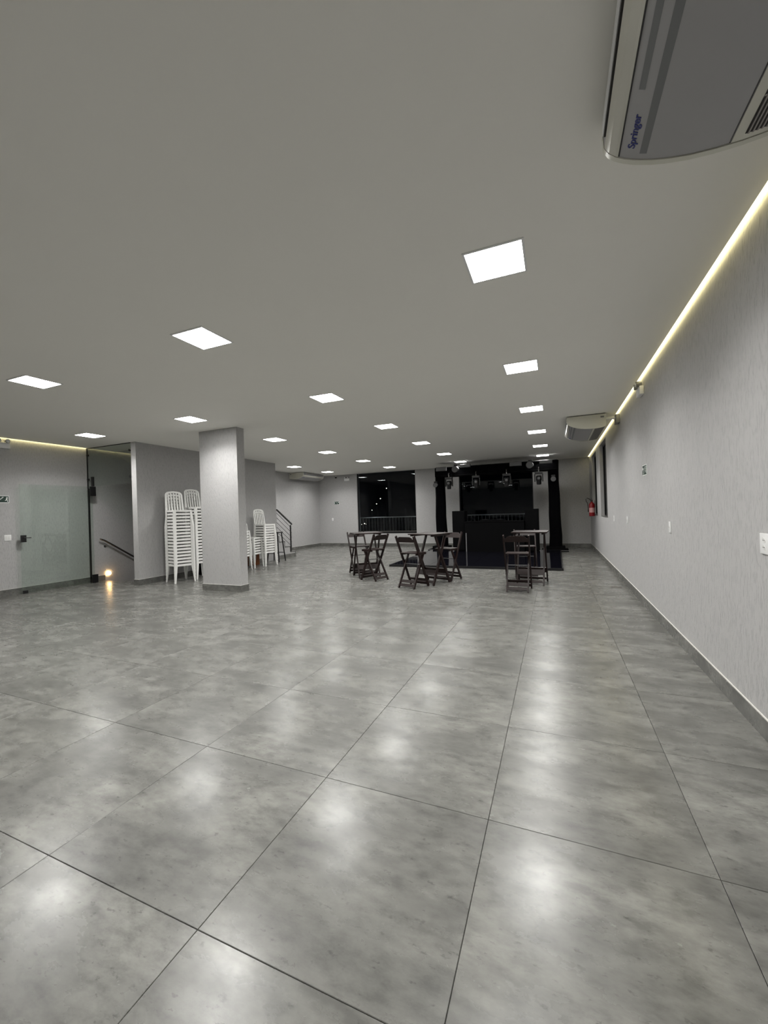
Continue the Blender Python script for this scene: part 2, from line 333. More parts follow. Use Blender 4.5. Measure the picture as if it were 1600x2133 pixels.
for i in range(4):
    for j in range(-1, 6):
        x, y = -.347-2.839*i, 3.047+2.388*j
        if i == 3 and j in (-1, 0, 2, 3): continue
        o = lp if first else copy_tree(lp); first = False
        o.location = (x, y, ZC)
        o['label'] = 'square LED panel, %s from the window wall in the ceiling row %s' % (NTH[5-j], ROWS[i])
        o['group'] = 'LED panels in the row '+ROWS[i]

# ---------------------------------------------------------------- cove LED strips
def strip(x0, x1, y0, y1, label):
    o = empty('led_strip', ((x0+x1)/2, (y0+y1)/2, ZC), 0, label, 'led strip'); hx, hy = (x1-x0)/2, (y1-y0)/2
    MB().box(-hx, hx, -hy, hy, .012, .020).build('diffuser', M['cove'], o)
    MB().box(-hx, hx, -hy, hy, .020, .035).build('channel', M['frame'], o)
strip(XR-.033, XR-.001, YB+.05, 5.86, 'warm yellow LED strip in the ceiling slot beside the large air conditioner')
strip(XR-.037, XR-.006, 5.88, 16.44, 'warm yellow LED strip in the ceiling slot passing over the fire extinguisher')
strip(XL+.002, XL+.038, YB+.05, YO, 'warm yellow LED strip in the ceiling slot above the glass door wall')

# ---------------------------------------------------------------- air conditioners (front faces -x, hung under the ceiling)
PROF = [(.012, -.004), (.0, -.050), (.004, -.110), (.022, -.142), (.050, -.168), (.085, -.190), (.127, -.210), (.19, -.232), (.25, -.247), (.33, -.260), (.42, -.266), (.51, -.266), (.59, -.260), (.65, -.250), (.685, -.235), (.69, -.200), (.69, -.004)]
def prof_z(x):
    p = PROF[2:15]
    for (a, za), (b_, zb) in zip(p, p[1:]):
        if a <= x <= b_: return za+(zb-za)*(x-a)/(b_-a)
    return p[-1][1]
def plate(x0, x1, y0, y1, lift=.002, n=6):
    mb = MB(); top = []; 
    for k in range(n+1):
        x = x0+(x1-x0)*k/n; z = prof_z(x); e = .004; dz = prof_z(min(x+e, .68))-prof_z(max(x-e, .005)); dx = min(x+e, .68)-max(x-e, .005); L_ = math.hypot(dx, dz)
        nx, nz = dz/L_, -dx/L_; top.append((x+nx*lift, z+nz*lift, x-nx*.004, z-nz*.004))
    for k in range(n):
        p, q = top[k], top[k+1]
        mb.add([(p[0], y0, p[1]), (q[0], y0, q[1]), (q[0], y1, q[1]), (p[0], y1, p[1]), (p[2], y0, p[3]), (q[2], y0, q[3]), (q[2], y1, q[3]), (p[2], y1, p[3])],
               [(0,1,2,3), (4,7,6,5), (0,4,5,1), (3,2,6,7)] + ([(0,3,7,4)] if k == 0 else []) + ([(1,5,6,2)] if k == n-1 else []))
    return mb
def air_conditioner(loc, rz, label, W=1.62):
    o = empty('air_conditioner', loc, rz, label, 'air conditioner'); h = W/2
    MB().prism(PROF, -h+.028, h-.028, 'y').build('body', M['acpanel'], o, True)
    big = [(x*1.0+(x-.345)*.012, z*1.02) for x, z in PROF]
    for s in (-1, 1):
        e = MB().prism(big, s*h, s*(h-.026), 'y').build('end_cap', M['acend'], o, True)
        MB().box(.60, .66, *sorted((s*h, s*(h+.002))), -.075, -.045).build('rating_label', M['mgrey'], e)
    y0, y1 = -h+.03, h-.03
    plate(.006, .058, y0, y1, .004).build('front_louver', M['acgloss'], o, True)
    plate(.0585, .0625, y0, y1, .0015, 2).build('seam', M['black'], o)
    plate(.085, .105, y0, h-.36, .0012).build('stripe', M['stripe'], o)
    plate(.135, .162, y0, h-.06, .0012).build('stripe', M['stripe'], o)
    # outlet slot on the front face with horizontal louvres
    out = MB().box(-.004, .004, y0+.05, y1-.05, -.105, -.040).build('outlet', M['dgrille'], o)
    for k in range(4): MB().bar((-.004, y0+.05, -.048-k*.016), (-.004, y1-.05, -.048-k*.016), .012, .003, (1, 0, .6)).build('louver_blade', M['white'], out)
    # intake grille under the rear half
    plate(.462, .466, y0, y1, .0015, 2).build('seam', M['black'], o)
    g = plate(.468, .675, y0, y1, .003).build('intake_grille', M['acend'], o, True)
    plate(.505, .668, y0+.03, y1-.03, .0045).build('grille_recess', M['dgrille'], g)
    for k in range(11):
        x = .512+k*.0148; plate(x, x+.006, y0+.03, y1-.03, .008, 1).build('slat', M['slat'], g)
    for k in range(5):
        yy = y0+.2+k*(W-.46)/4; plate(.505, .668, yy-.004, yy+.004, .006, 4).build('cross_rib', M['slat'], g)
    # maker's lettering on the underside
    cu = bpy.data.curves.new('lettering', 'FONT'); cu.body = 'Springer'; cu.size = .050; cu.offset = .0010; cu.extrude = .0006
    t = bpy.data.objects.new('lettering', cu); me = None
    col.objects.link(t); dg = bpy.context.evaluated_depsgraph_get(); me = bpy.data.meshes.new_from_object(t.evaluated_get(dg)); col.objects.unlink(t); bpy.data.objects.remove(t)
    me.materials.clear(); me.materials.append(M['blue'])
    lo = bpy.data.objects.new('lettering', me); col.objects.link(lo); lo.parent = o
    s0, s1 = prof_z(.075), prof_z(.115); ang = math.atan2(s1-s0, .04)
    ex = Vector((0, -1, 0)); ey = Vector((-math.cos(ang), 0, -math.sin(ang))); ez = ex.cross(ey)
    mm = Matrix.Identity(4)
    for i_, v in enumerate((ex, ey, ez)): mm[0][i_], mm[1][i_], mm[2][i_] = v
    xx = .112; mm.translation = Vector((xx, h-.085, prof_z(xx))) + ez*.0016
    lo.matrix_local = mm @ Matrix.Diagonal((1.0, .82, 1.0, 1.0))
    # suspension brackets up to the ceiling
    for s in (-1, 1): MB().box(.10, .60, s*(h-.35)-.02, s*(h-.35)+.02, -.006, .012).build('bracket', M['dsteel'], o)
    return o
ac1 = air_conditioner((.255, 2.185-.81, ZC-.012), 0, 'large white ceiling air conditioner with blue lettering on its underside')
ac2 = air_conditioner((.255, 8.87+.81, ZC-.012), 0, 'white ceiling air conditioner with pipes running to the wall near the fire extinguisher')
ac3 = air_conditioner((XL2+.70, 15.12, ZC-.012), PI, 'white ceiling air conditioner in the corner above the steps')
pp = MB(); pp.cyl((.69, -.70, -.085), (.925, -.70, -.085), .028, n=10); pp.cyl((.69, -.63, -.085), (.925, -.63, -.085), .018, n=10); pp.build('pipe', M['white'], ac2, True)
MB().box(.86, .928, -.78, -.56, -.20, -.03, .01).build('pipe_cover', M['mgrey'], ac2)

# ---------------------------------------------------------------- wall fittings
def emergency_light(loc, rz, label):
    o = empty('emergency_light', loc, rz, label, 'emergency light')      # local: +x out of the wall, y along the wall
    MB().box(0, .055, -.13, .13, -.10, .02, .012).build('body', M['white'], o, True)
    for s in (-1, 1):
        h = MB().cyl((.02, s*.075, .060), (.085, s*.075, .050), .036, .042, 14).build('lamp_head', M['mgrey'], o, True)
        MB().cyl((.086, s*.075, .050), (.089, s*.075, .050), .034, n=14).build('lens', M['white'], h)
        MB().cyl((.03, s*.075, .015), (.035, s*.075, .035), .01, n=8).build('neck', M['dgrey'], o)
    return o
emergency_light((XR, 6.76, 3.14), PI, 'white twin-head emergency light under the LED strip on the rough grey wall')
emergency_light((XL, 4.70, 3.17), 0, 'white twin-head emergency light above the glass door')
emergency_light((-8.79, YF, 3.09), -PI/2, 'white twin-head emergency light on the far wall beside the wide window')
def exit_sign(loc, rz, label, flip=1):
    o = empty('exit_sign', loc, rz, label, 'exit sign')
    MB().box(0, .004, -.145, .145, -.075, .075).build('plate', M['signwhite'], o)
    MB().box(.004, .0055, -.134, .134, -.064, .064).build('green_field', M['green'], o)
    p = MB()
    F_ = lambda pts: p.prism([(y*flip, z) for y, z in pts], .0055, .007, 'x')
    F_([(-.118, .030), (-.098, .030), (-.098, .050), (-.118, .050)])                              # head
    F_([(-.122, -.052), (-.110, -.052), (-.094, .0), (-.086, .026), (-.120, .026), (-.112, -.005)])   # body
    F_([(-.094, .0), (-.070, -.025), (-.078, -.034), (-.102, -.012)])
    for k in range(5): F_([(-.052+k*.022, .046-k*.022), (-.022+k*.022, .046-k*.022), (-.022+k*.022, .024-k*.022), (-.030+k*.022, .024-k*.022), (-.030+k*.022, .036-k*.022), (-.052+k*.022, .036-k*.022)])
    F_([(.055, .030), (.095, .030), (.095, .050), (.122, .020), (.095, -.010), (.095, .010), (.055, .010)])
    p.build('pictogram', M['signwhite'], o); return o
exit_sign((XL, 4.66, 2.01), 0, 'green and white exit sign with stair pictogram beside the glass door', -1)
exit_sign((XR, 6.75, 1.985), PI, 'green and white exit sign on the rough grey wall above the outlets', -1)
exit_sign((-9.38, YF, 2.0), -PI/2, 'small exit sign with arrow on the far wall beside the wide window', 1)
def outlet(loc, rz, label, kind, w=.078, h=.125):
    o = empty('wall_outlet' if kind != 'switch' else 'light_switch', loc, rz, label, 'outlet' if kind != 'switch' else 'switch')
    MB().box(0, .009, -w/2, w/2, -h/2, h/2, .004).build('plate', M['white'], o, True)
    if kind == 'switch': 
        for s in ((-1, 1) if w > .1 else (0,)): MB().box(.009, .013, s*.022-.016, s*.022+.016, -.03, .03, .0015).build('rocker', M['plastic'], o)
    else:
        for z in (-.022, .022) if kind == 'double' else (0,):
            s = MB().prism([(.021*math.cos(t*PI/3+PI/6)*1.0, z+.018*math.sin(t*PI/3)) for t in range(6)], .009, .011, 'x').build('socket', M['plastic'], o)
            for y in (-.010, 0, .010): MB().cyl((.0112, y, z), (.0118, y, z), .0028, n=8).build('hole', M['rubber'], s)
    return o
outlet((XR, 3.205, 1.235), PI, 'white double socket plate on the rough grey wall, by the large air conditioner', 'double', .12, .128)
outlet((XR, 5.45, 1.235), PI, 'white outlet plate on the rough grey wall, closest to the exit sign', 'single')
outlet((XR, 8.37, 1.23), PI, 'white outlet plate on the rough grey wall below the pipes of the air conditioner', 'single')
outlet((XR, 10.13, 1.21), PI, 'white outlet plate on the rough grey wall just before the recessed window', 'single')
outlet((XL, 4.76, 1.205), 0, 'white double switch plate beside the glass door', 'switch', .12, .125)
outlet((-9.61, YF, 1.24), -PI/2, 'small white switch plate on the far wall under the exit sign', 'switch')
dc = empty('security_camera', (-9.35, YF, 3.19), -PI/2, 'small black dome camera high on the far wall', 'camera')
MB().cyl((0, 0, .02), (.05, 0, .02), .045, n=14).build('mount', M['white'], dc, True)
MB().lathe([(.012, -.055), (.035, -.040), (.048, -.01), (.048, .015)], (.06, 0, 0), 14).build('dome', M['black'], dc, True)
fe = empty('fire_extinguisher', (XR-.10, 14.62, 1.17), 0, 'red fire extinguisher with black hose hanging between the recessed windows', 'extinguisher')
cy_ = MB().lathe([(.075, 0), (.085, .012), (.085, .36), (.075, .40), (.045, .435), (.028, .45), (.028, .47)], n=20).build('cylinder', M['red'], fe, True)
MB().lathe([(.0862, .12), (.0862, .27)], n=20).build('label_band', M['label'], cy_, True)
MB().lathe([(.024, .465), (.030, .48), (.026, .52), (.012, .53)], n=12).build('valve', M['dsteel'], fe, True)
MB().bar((-.01, .02, .535), (-.02, -.13, .575), .022, .006, (1,0,0)).build('handle', M['black'], fe)
MB().bar((-.01, .02, .515), (-.02, -.11, .515), .022, .006, (1,0,0)).build('lever', M['black'], fe)
MB().tube([(-.02, 0, .50), (-.07, 0, .56), (-.13, 0, .585), (-.165, 0, .55), (-.155, 0, .48), (-.12, 0, .42), (-.108, 0, .30), (-.105, 0, .24)], .011).build('hose', M['rubber'], fe, True)
MB().cyl((-.105, 0, .24), (-.103, 0, .14), .013, .020, 10).build('nozzle', M['rubber'], fe, True)
MB().box(.083, .10, -.03, .03, .28, .50).build('wall_bracket', M['dsteel'], fe)
tag(MB().box(.90, 1.08, 8.43, 8.55, 0.0, .004).build('floor_plate', M['drain']), 'thin grey metal cover plate on the floor tiles by the baseboard', 'floor plate')

# ---------------------------------------------------------------- glass door and transom at the stair opening
d1 = empty('door_1', (XL, YO, 0)); struct(d1)
MB().box(.02, XM0-XL-.005, -.005, .005, 2.345, ZC-.012).build('transom_pane', M['glass'], d1)
MB().box(0, XM0-XL, -.012, .012, ZC-.014, ZC).build('top_track', M['black'], d1)
MB().box(.002, .020, -.012, .012, 2.30, ZC-.014).build('side_gasket', M['black'], d1)
MB().box(.0145, .045, -.016, .016, .0, 2.30).build('side_profile', M['black'], d1)
for x, z in ((.035, 3.11), (.035, 2.52), (XM0-XL-.03, 3.11), (XM0-XL-.03, 2.50)): MB().cyl((x, -.022, z), (x, .012, z), .028, n=12).build('glass_clamp', M['black'], d1)
MB().box(.165, .225, -.02, .02, 2.35, 2.575).build('transom_hinge', M['black'], d1)
dd = empty('glass_door', (XL+.205, YO, 0), math.radians(-4.2), 'frameless clear glass door with black fittings, swung open against the grey wall', 'door')
# local: door runs along -y
MB().box(-.005, .005, -1.44, -.02, .012, 2.335).build('pane', M['glass'], dd)
MB().box(-.018, .018, -.075, .05, 2.11, 2.338).build('hinge_fitting', M['black'], dd)
MB().box(-.018, .018, -.075, .05, .006, .205).build('hinge_fitting', M['black'], dd)
lk = MB().box(-.02, .02, -1.435, -1.345, 1.095, 1.245).build('lock_case', M['black'], dd)
MB().cyl((.02, -1.39, 1.185), (.055, -1.39, 1.185), .010, n=10).cyl((.050, -1.395, 1.185), (.050, -1.275, 1.185), .0085, n=10).build('lever_handle', M['black'], lk, True)
MB().box(-.016, .016, -1.42, -1.34, .004, .065).build('floor_bolt', M['black'], dd)

# ---------------------------------------------------------------- descending stair behind the glass
ds = MB(); z = 0
for k in range(8): ds.box(XL, XM0, 6.72+k*.29, 6.72+(k+1)*.29+.02, -.195*(k+2), -.195*(k+1))
struct(ds.build('stair_down', M['granite']))
sf = MB().prism([(7.35, ZC), (11.2, .75), (11.2, .55), (7.05, ZC)], XL, XM0, 'x'); struct(sf.build('stair_soffit', M['wall']))
hr = empty('stair_handrail', (XL+.075, 6.58, 0), 0, 'dark steel handrail sloping down behind the glass opening', 'handrail')
MB().tube([(0, .0, 1.045), (0, .10, 1.01), (0, 1.25, .26)], .021, 10).build('rail', M['dsteel'], hr, True)
MB().cyl((0, -.012, 1.05), (0, .03, 1.035), .023, n=10).build('end_sleeve', M['chrome'], hr, True)
for y in (.16, 1.05):
    MB().tube([(-.07, y, .85-(y-.16)*.65), (-.03, y, .87-(y-.16)*.65), (0, y, .965-(y-.16)*.65)], .008, 8).build('bracket', M['steel'], hr, True)
    MB().cyl((-.074, y, .85-(y-.16)*.65), (-.066, y, .85-(y-.16)*.65), .03, n=12).build('rosette', M['dsteel'], hr, True)
st = empty('step_light', (XL+.014, 6.80, .165), 0, 'small glowing warm light low on the wall at the stair head', 'wall light')
MB().cyl((0, 0, 0), (.012, 0, 0), .06, n=18).build('housing', M['dsteel'], st, True)
MB().lathe([(.052, .0), (.056, .015), (.050, .032), (.034, .046), (.012, .053)], n=18).build('bulb', M['warm'], st, True).rotation_euler = (0, PI/2, 0)
st.children[1].location = (.013, 0, 0)

# ---------------------------------------------------------------- ascending stair beside the far-left wall
us = empty('stair_up', (XM1, 12.35, 0)); struct(us)
XS = XL2-XM1
for k in range(5):
    y0 = -.31*k; 
    MB().box(XS, .055, y0-.31 if k < 4 else y0-.31, y0, 0 if k == 0 else 0, .197*(k+1)-.02).build('step', M['wall'], us)
    MB().box(XS, .065, y0-.31, y0+.012, .197*(k+1)-.02, .197*(k+1)).build('tread', M['granite'], us)
    MB().box(.0551, .062, y0-.022, y0+.002, max(.13, .197*k), .197*(k+1)-.02).build('edge_trim', M['granite'], us)
MB().box(.055, .068, -.95, .0, 0, .13).box(XS, .068, .0, .013, 0, .13).build('skirting', M['skirt'], us)
rl = empty('stair_railing', (XM1+.02, 12.14, 0), 0, 'steel stair railing with five thin bars beside the steps', 'railing')
MB().bar((0, 0, .197), (0, 0, 1.14), .038, .038).build('post', M['dsteel'], rl)
MB().box(-.035, .035, -.035, .035, .197, .205).build('base_plate', M['chrome'], rl)
MB().bar((0, .08, 1.165), (0, -.76, 1.70), .045, .035, (1,0,0)).build('handrail', M['dsteel'], rl)
MB().cyl((0, 0, 1.14), (0, 0, 1.21), .008, n=8).build('stem', M['chrome'], rl)
for k in range(5):
    z0 = 1.06-k*.163; MB().cyl((0, .06, z0-.035), (0, -.76, z0+.52), .008, n=8).build('bar', M['dsteel'], rl, True)

# ---------------------------------------------------------------- dance floor / stage
SX0, SX1, SY0, SY1, SH = -4.26, .14, 10.36, 14.86, .055
sg = empty('stage_floor', ((SX0+SX1)/2, SY0, 0), 0, 'low glossy black stage floor in front of the dark window', 'stage')
w2 = (SX1-SX0)/2; dp = SY1-SY0
MB().box(-w2, w2, .0, .03, 0, SH+.002).box(-w2, w2, dp-.03, dp, 0, SH+.002).box(-w2, -w2+.03, .03, dp-.03, 0, SH+.002).box(w2-.03, w2, .03, dp-.03, 0, SH+.002).build('edge_frame', M['black'], sg)
pw, pd = (2*w2-.06)/4, (dp-.06)/4
pm = MB().box(-pw/2+.002, pw/2-.002, -pd/2+.002, pd/2-.002, .005, SH, .002).mesh('panel', M['gblack'])
for a in range(4):
    for b in range(4): kids(pm, 'panel', sg, (-w2+.03+pw*(a+.5), .03+pd*(b+.5), 0))

def speaker(x, y, w, d, h, label):
    o = empty('loudspeaker', (x, y, SH), 0, label, 'loudspeaker')
    MB().box(-w/2, w/2, -d/2, d/2, .02, h, .012).build('cabinet', M['matte'], o)
    MB().box(-w/2+.03, w/2-.03, -d/2-.012, -d/2-.001, .06, h-.04).build('grille', M['matte'], o)
    for zz, r in ((h*.28, w*.36), (h*.66, w*.36)): MB().cyl((0, -d/2-.016, zz), (0, -d/2-.012, zz), r, r*.9, 20).build('woofer', M['matte'], o)
    for sx in (-1, 1):
        for sy in (-1, 1): MB().cyl((sx*(w/2-.05), sy*(d/2-.05), 0), (sx*(w/2-.05), sy*(d/2-.05), .02), .02, n=8).build('foot', M['rubber'], o)
speaker(-3.14, 14.40, .44, .50, 1.41, 'tall black loudspeaker on the stage, at the booth end nearest the wide window')
speaker(-.72, 14.40, .42, .50, 1.41, 'tall black loudspeaker on the stage, at the booth end nearest the rough grey wall')
bt = empty('dj_booth', (-1.93, 14.35, SH), 0, 'black DJ booth with plain front between the two loudspeakers', 'booth')
MB().box(-.97, .97, -.32, -.29, .0, 1.0).build('front_panel', M['matte'], bt)
for s in (-1, 1): MB().box(*sorted((s*.97, s*.94)), -.29, .32, 0, 1.0).build('side_panel', M['matte'], bt)
MB().box(-.975, .975, -.33, .33, 1.0, 1.03).build('top', M['matte'], bt)
MB().box(-.945, -.915, -.335, -.322, .0, .64).build('edge_strip', M['mgrey'], bt)
mx = empty('dj_controller', (-2.0, 14.40, SH+1.03), 0, 'flat black DJ controller lying on the booth', 'controller')
MB().box(-.42, .42, -.20, .20, 0, .05, .006).build('body', M['matte'], mx)
for s in (-1, 1): MB().cyl((s*.25, 0, .05), (s*.25, 0, .062), .11, n=20).build('jog_wheel', M['black'], mx)

# truss goal post wrapped in black cloth
TY0 = 15.14
tr = empty('stage_truss', (-2.02, TY0, 0), 0, 'black cloth-wrapped truss arch spanning the stage under the ceiling', 'truss')
def wrapped(x, w, top):
    prof = []
    for k in range(9):
        t = k/8; z = .16+(top-.16)*t; ww = w*(1.0+.22*(1-t)**2+.012*math.sin(k*2.1)); prof.append((z, ww, .008*math.sin(k*1.7)))
    mb = MB(); n = 14
    vs = []
    for z, ww, off in prof:
        for i in range(n):
            a = 2*PI*i/n; rr = 1+.05*math.sin(3*a+z*2); sx = math.copysign(abs(math.cos(a))**.5, math.cos(a)); sy = math.copysign(abs(math.sin(a))**.5, math.sin(a))
            vs.append((x+off+sx*ww/2*rr, sy*ww/2*rr, z))
    fs = [(k*n+i, k*n+(i+1) % n, (k+1)*n+(i+1) % n, (k+1)*n+i) for k in range(8) for i in range(n)] + [tuple(range(n))[::-1], tuple(range(8*n, 9*n))]
    return mb.add(vs, fs)
for x in (-1.99, 2.0):
    wrapped(x, .34, 3.10).build('post', M['cloth'], tr, True)
    MB().box(x-.44, x+.40, -.42, .42, .0, .05).box(x-.30, x+.30, -.28, .28, .05, .16).build('base', M['matte'], tr)
    MB().box(x-.44, x+.40, -.424, -.42, .035, .05).build('base_edge', M['mgrey'], tr)
MB().box(-2.15, 2.15, -.20, .20, 2.76, 3.11, .03).build('beam', M['cloth'], tr)
tc_ = MB()
for s in (-1, 1):
    for q in (-1, 1): tc_.cyl((-2.12, s*.22, 2.935+q*.155), (2.12, s*.22, 2.935+q*.155), .022, n=8)
tc_.build('chord', M['matte'], tr, True)
def moving_head(x, label):
    o = empty('moving_head', (x, TY0-.32, 2.28), 0, label, 'stage light', 'moving heads hanging from the truss')
    MB().tube([(0, .06, .60), (0, -.02, .575), (0, -.035, .53), (0, 0, .50), (0, 0, .44)], .014, 8).build('clamp', M['steel'], o, True)
    MB().box(-.13, .13, -.09, .09, .36, .44, .012).build('base', M['dgrey'], o, True)
    for s in (-1, 1): MB().box(s*.125-.018, s*.125+.018, -.045, .045, .10, .36, .006).build('yoke_arm', M['black'], o)
    h = MB().lathe([(.055, 0), (.075, .02), (.078, .12), (.095, .16), (.095, .27), (.07, .31)], n=16).build('head', M['black'], o, True)
    MB().cyl((0, -.092, .215), (0, -.098, .215), .045, n=14).build('display', M['mgrey'], h)
for x, l in ((-3.60, 'black moving-head light hanging from the truss beside the post nearest the wide window'), (-2.60, 'black moving-head light hanging from the truss before the dark window, second from the wide window'),
             (-1.54, 'black moving-head light hanging from the truss before the dark window, third from the wide window'), (-.485, 'black moving-head light hanging from the truss near the rough grey wall side')):
    moving_head(x, l)
def par(x, y, z, label, face=(0, -1, -.15), r=.085, L_=.16):
    o = empty('par_light', (x, y, z), 0, label, 'stage light', 'round par lights on the truss'); d = Vector(face).normalized()
    MB().cyl(-d*L_*.6, d*L_*.4, r*.72, r, 18).build('can', M['dgrey'], o, True)
    MB().cyl(d*L_*.4, d*(L_*.4+.004), r*.93, n=18).build('lens', M['mgrey'], o)
    MB().bar(-Vector((0,0,0)), (0, .0, r+.05), .12, .012, (1,0,0)).build('yoke', M['black'], o)
par(-4.10, TY0-.36, 2.46, 'round grey par light on the truss post nearest the wide window')
par(-.03, TY0-.36, 2.45, 'round grey par light on the truss post nearest the rough grey wall')
par(-3.33, TY0-.36, 3.00, 'round par light on top of the truss beam next to the wide window side', (-.2, -1, -.1), .12, .2)
par(-.75, TY0-.36, 2.97, 'round par light on top of the truss beam next to the rough wall side', (-.2, -1, -.1), .12, .2)
def wash(x, z, w, h, label):
    o = empty('strobe_panel', (x, TY0-.31, z), 0, label, 'stage light', 'flat strobe panels on the truss')
    MB().box(-w/2, w/2, -.05, .05, -h/2, h/2, .01).build('housing', M['dgrey'], o)
    MB().box(-w/2+.015, w/2-.015, -.054, -.0501, -h/2+.012, h/2-.012).build('lens', M['mgrey'], o)
wash(-3.88, 3.04, .40, .15, 'flat grey strobe panel at the truss end nearest the wide window')
wash(-2.98, 3.10, .38, .12, 'flat grey strobe panel on the truss beside the round par light')
wash(-1.23, 3.04, .40, .15, 'flat grey strobe panel on the truss above the dark window')
wash(-.25, 3.04, .42, .12, 'flat grey strobe panel at the truss end nearest the rough grey wall')

# ---------------------------------------------------------------- folding bar chairs and tables
def bar_chair():
    o = empty('folding_bar_chair', (0,0,0), 0, 'x', 'chair', 'folding bar chairs at the tables')
    for s in (-1, 1):
        MB().bar((.23, s*.215, 0), (-.235, s*.215, 1.02), .024, .045).build('back_leg', M['wood'], o)
        MB().bar((-.225, s*.182, 0), (.135, s*.182, .668), .024, .042).build('front_leg', M['wood'], o)
        MB().box(-.115, .205, s*.182-.016, s*.182+.016, .640, .668).build('seat_rail', M['wood'], o)
    sl = MB()
    for k in range(5): sl.box(-.135+k*.069, -.135+k*.069+.063, -.20, .20, .668, .686, .004)
    sl.build('seat', M['wood'], o)
    # back rail with scalloped ends
    pl = [(-.203, .895), (.203, .895), (.203, .955), (.172, .968), (.158, .990), (.125, 1.005), (-.125, 1.005), (-.158, .990), (-.172, .968), (-.203, .955)]
    b = MB().prism(pl, -.011, .011, 'x'); b.v = [(x-.2125-(z-.95)*.45, y, z) for x, y, z in b.v]; b.build('back_rail', M['wood'], o)
    for z in (.065, .135):
        x = .23-.456*z; MB().bar((x, -.203, z), (x, .203, z), .05, .016, (-.41, 0, .9)).build('foot_slat', M['wood'], o)
    for z in (.060, .130):
        x = -.225+.539*z; MB().bar((x, -.170, z), (x, .170, z), .055, .016, (.47, 0, .88)).build('foot_slat', M['wood'], o)
    MB().cyl((.012, -.215, .455), (.012, .215, .455), .008, n=8).build('pivot_rod', M['dsteel'], o)
    return o
def bar_table():
    o = empty('folding_bar_table', (0,0,0), 0, 'x', 'table', 'folding bar tables')
    t = MB()
    for k in range(6): t.box(-.33+k*.11, -.33+k*.11+.106, -.33, .33, 1.012, 1.036, .004)
    t.build('table_top', M['wood'], o)
    for s in (-1, 1):
        MB().bar((.27, s*.275, 0), (-.20, s*.275, .985), .028, .05).build('leg', M['wood'], o)
        MB().bar((-.27, s*.243, 0), (.20, s*.243, .985), .028, .05).build('leg', M['wood'], o)
        MB().box(-.30, .30, s*.259-.030, s*.259+.030, .983, 1.012).build('top_batten', M['wood'], o)
        x = s*(.27-.477*.25); wy = .285 if s > 0 else .25
        MB().bar((x+s*.03, -wy, .245), (x+s*.03, wy, .245), .11, .018, (-s*.43, 0, .9)).build('foot_board', M['wood'], o)
        x = s*(.27-.477*.07); MB().bar((x, -wy+.03, .07), (x, wy-.03, .07), .05, .018, (-s*.43, 0, .9)).build('stretcher', M['wood'], o)
    return o
bc = bar_chair(); btb = bar_table()
CH = [(-4.54, 9.09, (.72, -.69), 'wooden folding bar chair on the window side of the table nearest the stacked chairs'),
      (-3.76, 8.30, (-.92, .39), 'wooden folding bar chair on the stage side of the table nearest the stacked chairs'),
      (-2.65, 7.66, (.30, .95), 'dark wooden folding bar chair facing the stage at the middle bar table'),
      (-2.18, 8.68, (-.35, -.94), 'dark wooden folding bar chair with its back to the stage at the middle bar table'),
      (-.66, 7.79, (.0, 1.0), 'wooden folding bar chair squarely facing the stage, at the table nearest the rough wall'),
      (-.62, 9.28, (.12, -1.0), 'wooden folding bar chair half hidden behind the table nearest the rough grey wall')]
for k, (x, y, h, l) in enumerate(CH):
    o = bc if k == 0 else copy_tree(bc); o.location = (x, y, 0); o.rotation_euler = (0, 0, math.atan2(h[1], h[0])); o['label'] = l
TB = [(-4.14, 8.69, (-.62, .78), 'dark wooden folding bar table nearest the stacked white chairs'), (-2.42, 8.17, (.33, .94), 'dark wooden folding bar table in the middle, in front of the stage'),
      (-.47, 8.60, (.05, 1.0), 'dark wooden folding bar table nearest the rough grey wall')]
for k, (x, y, h, l) in enumerate(TB):
    o = btb if k == 0 else copy_tree(btb); o.location = (x, y, 0); o.rotation_euler = (0, 0, math.atan2(h[1], h[0])); o['label'] = l

# ---------------------------------------------------------------- white stacking chairs (face +x)
DZ = .0747
def rrect(hx, hy, r, n=4):
    pts = []
    for cx, cy, a0 in ((hx-r, hy-r, 0), (-hx+r, hy-r, PI/2), (-hx+r, -hy+r, PI), (hx-r, -hy+r, 1.5*PI)):
        pts += [(cx+r*math.cos(a0+k*PI/2/n), cy+r*math.sin(a0+k*PI/2/n)) for k in range(n+1)]
    return pts
def back_x(y, z): return -.205-(z-.43)*.17+.30*y*y*(z-.43)*.6*2
def ribbon(outer, inner, t=.007):
    mb = MB(); n = len(outer); vs = []
    for (y, z), (y2, z2) in zip(outer, inner):
        for d in (0, -t): vs += [(back_x(y, z)+d, y, z), (back_x(y2, z2)+d, y2, z2)]
    fs = []
    for i in range(n-1):
        a = i*4; b = a+4; fs += [(a, a+1, b+1, b), (a+2, b+2, b+3, a+3), (a, b, b+2, a+2), (a+1, a+3, b+3, b+1)]
    fs += [(0, 2, 3, 1), (n*4-4, n*4-3, n*4-1, n*4-2)]
    return mb.add(vs, fs)
def arch(hw0, hw1, z0, z1, r, n=6):
    L_ = [(-hw0, z0), (-(hw0+hw1)/2, (z0+z1-r)/2)]
    L_ += [(-hw1+r-r*math.cos(k*PI/2/n), z1-r-.0+r*math.sin(k*PI/2/n)) for k in range(n+1)]
    for k in range(1, 4): L_.append((-hw1+r+(2*hw1-2*r)*k/4, z1+.012*math.sin(k*PI/4)))
    L_ += [(hw1-r+r*math.sin(k*PI/2/n), z1-r+r*math.cos(k*PI/2/n)) for k in range(n+1)]
    L_ += [((hw0+hw1)/2, (z0+z1-r)/2), (hw0, z0)]
    return L_
seat_me = MB().prism(rrect(.205, .205, .03), .383, .430).mesh('seat', M['plastic'], True)
